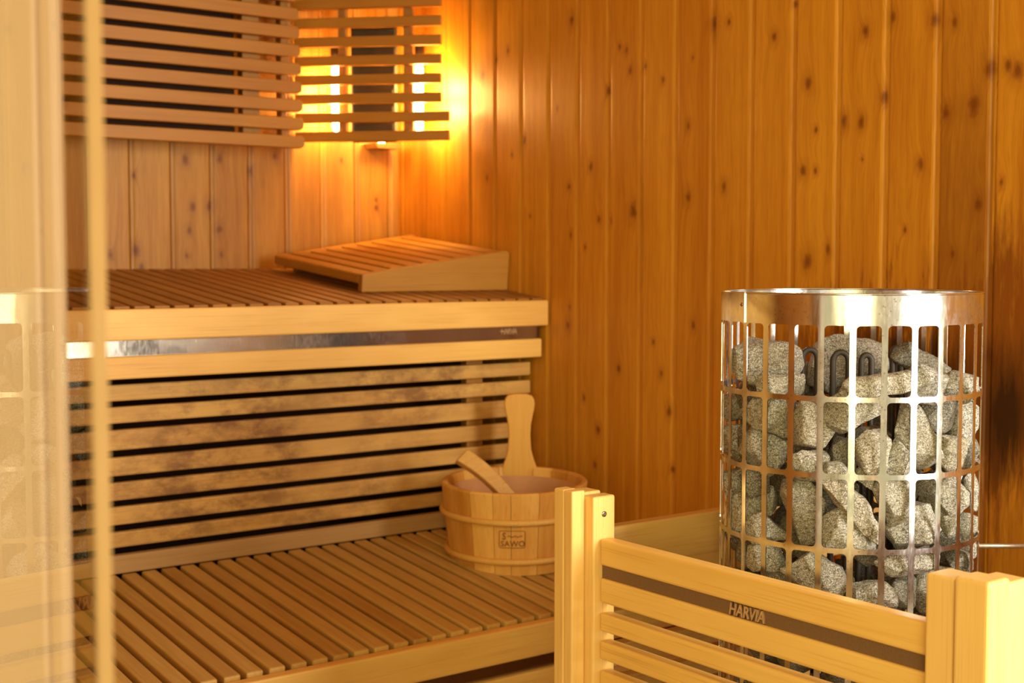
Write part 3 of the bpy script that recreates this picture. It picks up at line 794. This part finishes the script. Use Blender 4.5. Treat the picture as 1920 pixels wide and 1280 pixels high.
# stones of the lower half seen between the guard rails, and those packed behind the outer layer
rnd = random.Random(5); sd_ = 900
f0 = math.atan2(-HY, -HX)
for row, z in enumerate((0.55, 0.485, 0.42, 0.355)):
    for k in range(7):
        t = f0+(k-3)*0.46+(0.2 if row % 2 else 0)
        hw = rnd.uniform(0.026, 0.033); c = Vector((0.116*math.cos(t), 0.116*math.sin(t), z+rnd.uniform(-0.006, 0.006)))
        q = Matrix.Rotation(t, 3, 'Z').to_quaternion() @ Matrix.Rotation(rnd.uniform(-0.6, 0.6), 3, 'X').to_quaternion()
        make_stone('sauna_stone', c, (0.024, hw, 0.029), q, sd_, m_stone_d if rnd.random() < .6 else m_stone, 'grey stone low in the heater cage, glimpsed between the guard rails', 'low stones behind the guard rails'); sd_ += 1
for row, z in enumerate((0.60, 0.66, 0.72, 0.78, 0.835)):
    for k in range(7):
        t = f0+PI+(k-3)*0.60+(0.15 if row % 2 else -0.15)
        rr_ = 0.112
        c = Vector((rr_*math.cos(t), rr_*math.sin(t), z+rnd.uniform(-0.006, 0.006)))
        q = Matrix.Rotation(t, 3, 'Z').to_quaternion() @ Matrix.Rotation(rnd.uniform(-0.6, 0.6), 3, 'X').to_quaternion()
        make_stone('sauna_stone', c, (0.026, 0.033, 0.030), q, sd_, m_stone_d, 'shade-darkened stone packed at the far side of the heater cage', 'stones packed in the far side of the cage'); sd_ += 1  # filler coloured darker to paint shade into the far pockets

for row, z in enumerate((0.50, 0.56, 0.62, 0.68, 0.735, 0.79)):
    for k in range(3):
        t = f0+(k-1)*0.95+(0.25 if row % 2 else -0.2)
        c = Vector((0.086*math.cos(t), 0.086*math.sin(t), z))
        q = Matrix.Rotation(t, 3, 'Z').to_quaternion() @ Matrix.Rotation(rnd.uniform(-0.6, 0.6), 3, 'X').to_quaternion()
        make_stone('sauna_stone', c, (0.015, 0.030, 0.028), q, sd_, m_stone_d, 'shade-darkened stone packed behind the front layer of the heater cage', 'stones packed behind the front layer'); sd_ += 1  # darker filler: shade between the front stones put into the colour

# ------------------------------------------------------------------ heater guard
GU = thing('heater_guard', (1.04, 0.98, 0.0), 'low wooden railed guard with corner posts around the heater', 'guard rail')
gx, gy = 1.04, 0.98
def gbox(mb, x0, x1, y0, y1, z0, z1): return mb.box(x0-gx, x1-gx, y0-gy, y1-gy, z0, z1)
tops = []
# front panel rails run along y
rails = [(0.664, 0.632), (0.616, 0.586), (0.573, 0.551), (0.539, 0.516), (0.502, 0.479)]
z = 0.465
while z > 0.05: rails.append((z, z-0.023)); z -= 0.037
mb = MB(); gbox(mb, 1.040, 1.060, 0.742, 1.2215, *rails[0][::-1]); mb.build('top_rail', m_guard_y, GU, 0.003, 3)
for zt, zb_ in rails[1:]:
    mb = MB(); gbox(mb, 1.040, 1.058, 0.742, 1.2215, zb_, zt); mb.build('rail', m_guard_y, GU, 0.003, 3)
mb = MB(); gbox(mb, 1.044, 1.050, 0.742, 1.2215, 0.615, 0.633); gs = mb.build('metal_strip', m_strip, GU, 0.0005, label='dark bronze metal strip with raised lettering')
# logo on the strip: text runs toward -y seen from -x
Mlog = Matrix.Translation((1.0432-gx, 0.9815-gy, 0.6242)) @ Matrix(((0, 0, -1, 0), (-1, 0, 0, 0), (0, 1, 0, 0), (0, 0, 0, 1)))
letters('lettering', 'HARVIA', 0.0134, 0.0014, m_letter, gs, Mlog, 0.16, 0.018, 0.80, 1.0, label='pale raised metal letters')
letters('lettering_edge', 'HARVIA', 0.0150, 0.0006, m_letter_dark, gs, Matrix.Translation((0.0007, 0, -0.0002)) @ Mlog, 0.16, 0.05, 0.80*0.93, 1.0, label='dark outline behind the letters')
# far corner: inner post with screw, outer post with a groove between its two laths
mb = MB(); gbox(mb, 1.031, 1.066, 1.223, 1.2445, 0.03, 0.7155); mb.build('corner_post', m_guard_z, GU, 0.003, 3)
mb = MB(); gbox(mb, 1.010, 1.0305, 1.238, 1.2545, 0.03, 0.7225); gbox(mb, 1.010, 1.0305, 1.2548, 1.274, 0.03, 0.7225); mb.build('corner_post', m_guard_z, GU, 0.0025, 3)
mb = MB(); gbox(mb, 1.031, 1.062, 1.245, 1.2735, 0.03, 0.7185); mb.build('corner_post', m_guard_z, GU, 0.003, 3)
sc_ = MB().lathe([(0.0001, 0.0004), (0.0022, 0.0008), (0.0036, 0.0004), (0.0038, -0.001)], 16, close=False).build('screw', m_screw, GU)
sc_.location = (1.0478-gx, 1.2226-gy, 0.6935); sc_.rotation_euler = (PI/2, 0, 0)
# near corner
mb = MB(); gbox(mb, 1.021, 1.056, 0.711, 0.741, 0.03, 0.7165); mb.build('corner_post', m_guard_z, GU, 0.003, 3)
mb = MB(); gbox(mb, 1.010, 1.0435, 0.668, 0.7035, 0.03, 0.7225); mb.build('corner_post', m_guard_z, GU, 0.004, 3)
mb = MB(); gbox(mb, 1.045, 1.078, 0.672, 0.706, 0.03, 0.7165); mb.build('corner_post', m_guard_z, GU, 0.003, 3)
# side panels to the wall, far and near
for y0, far in ((1.262, True), (0.690, False)):
    xs0 = 1.067 if far else 1.079
    mb = MB(); gbox(mb, xs0, 1.690, y0-0.010, y0+0.010, 0.575, 0.668); mb.build('side_board', m_guard_x, GU, 0.003, 3)
    z = 0.560
    while z > 0.06:
        mb = MB(); gbox(mb, xs0, 1.690, y0-0.009, y0+0.009, z-0.028, z); mb.build('side_rail', m_guard_x, GU, 0.002); z -= 0.043

# ------------------------------------------------------------------ glass door leaf and jamb at the left
MA = math.radians(39.9); dr = Vector((math.sin(MA), math.cos(MA), 0)); nl = Vector((-math.cos(MA), math.sin(MA), 0))
g = G('door_glass')
fr = g.n('Fresnel', {'IOR': 1.52}); tr_ = g.n('BsdfTransparent', {'Color': (0.76, 0.70, 0.62, 1)}); gl = g.n('BsdfGlossy', {'Roughness': 0.0, 'Color': (1, 1, 1, 1)})
mx = g.n('MixShader'); g.t.links.new(g.math('MULTIPLY', g.math('MULTIPLY', fr.outputs[0], 1.15), g.math('SUBTRACT', 1.0, g.n('NewGeometry').outputs['Backfacing']), clamp=True), mx.inputs[0]); g.t.links.new(tr_.outputs[0], mx.inputs[1]); g.t.links.new(gl.outputs[0], mx.inputs[2])
g.t.links.new(mx.outputs[0], g.out.inputs[0]); m_glass = g.m
m_seal = plain('door_edge_seal', lin(160, 126, 72), 0.4, nscale=20, var=0.05)
g = G('cream_jamb_paint'); m_jamb = plain('cream_jamb_paint', lin(196, 174, 142), 0.5, nscale=6, var=0.04)
DO = bpy.data.objects.new('door_1', None); COL.objects.link(DO); DO['kind'] = 'structure'
DO.location = nl*0.192; DO.rotation_euler = (0, 0, -MA)     # local y along the leaf, local x to its right
MB().box(-0.008, 0.0, 0.02, 0.518, 0.01, 2.0).build('glass_pane', m_glass, DO)
MB().box(0.0002, 0.0014, 0.5035, 0.5180, 0.01, 2.0).build('edge_seal', m_seal, DO)
# jamb
def jx(px, d): p = at(px, 640, d); return p
J = bpy.data.objects.new('trim_1', None); COL.objects.link(J); J['kind'] = 'structure'
pj = jx(127, 0.70); J.location = (pj.x, pj.y, 0); J.rotation_euler = (0, 0, -math.radians(18))
MB().box(-0.40, 0.0, 0.0, 0.05, 0.0, CZ).build('jamb_board', m_jamb, J, 0.006)
MB().box(-0.40, -0.012, -0.006, 0.0, 0.0, CZ).build('jamb_stop', m_jamb, J, 0.003)
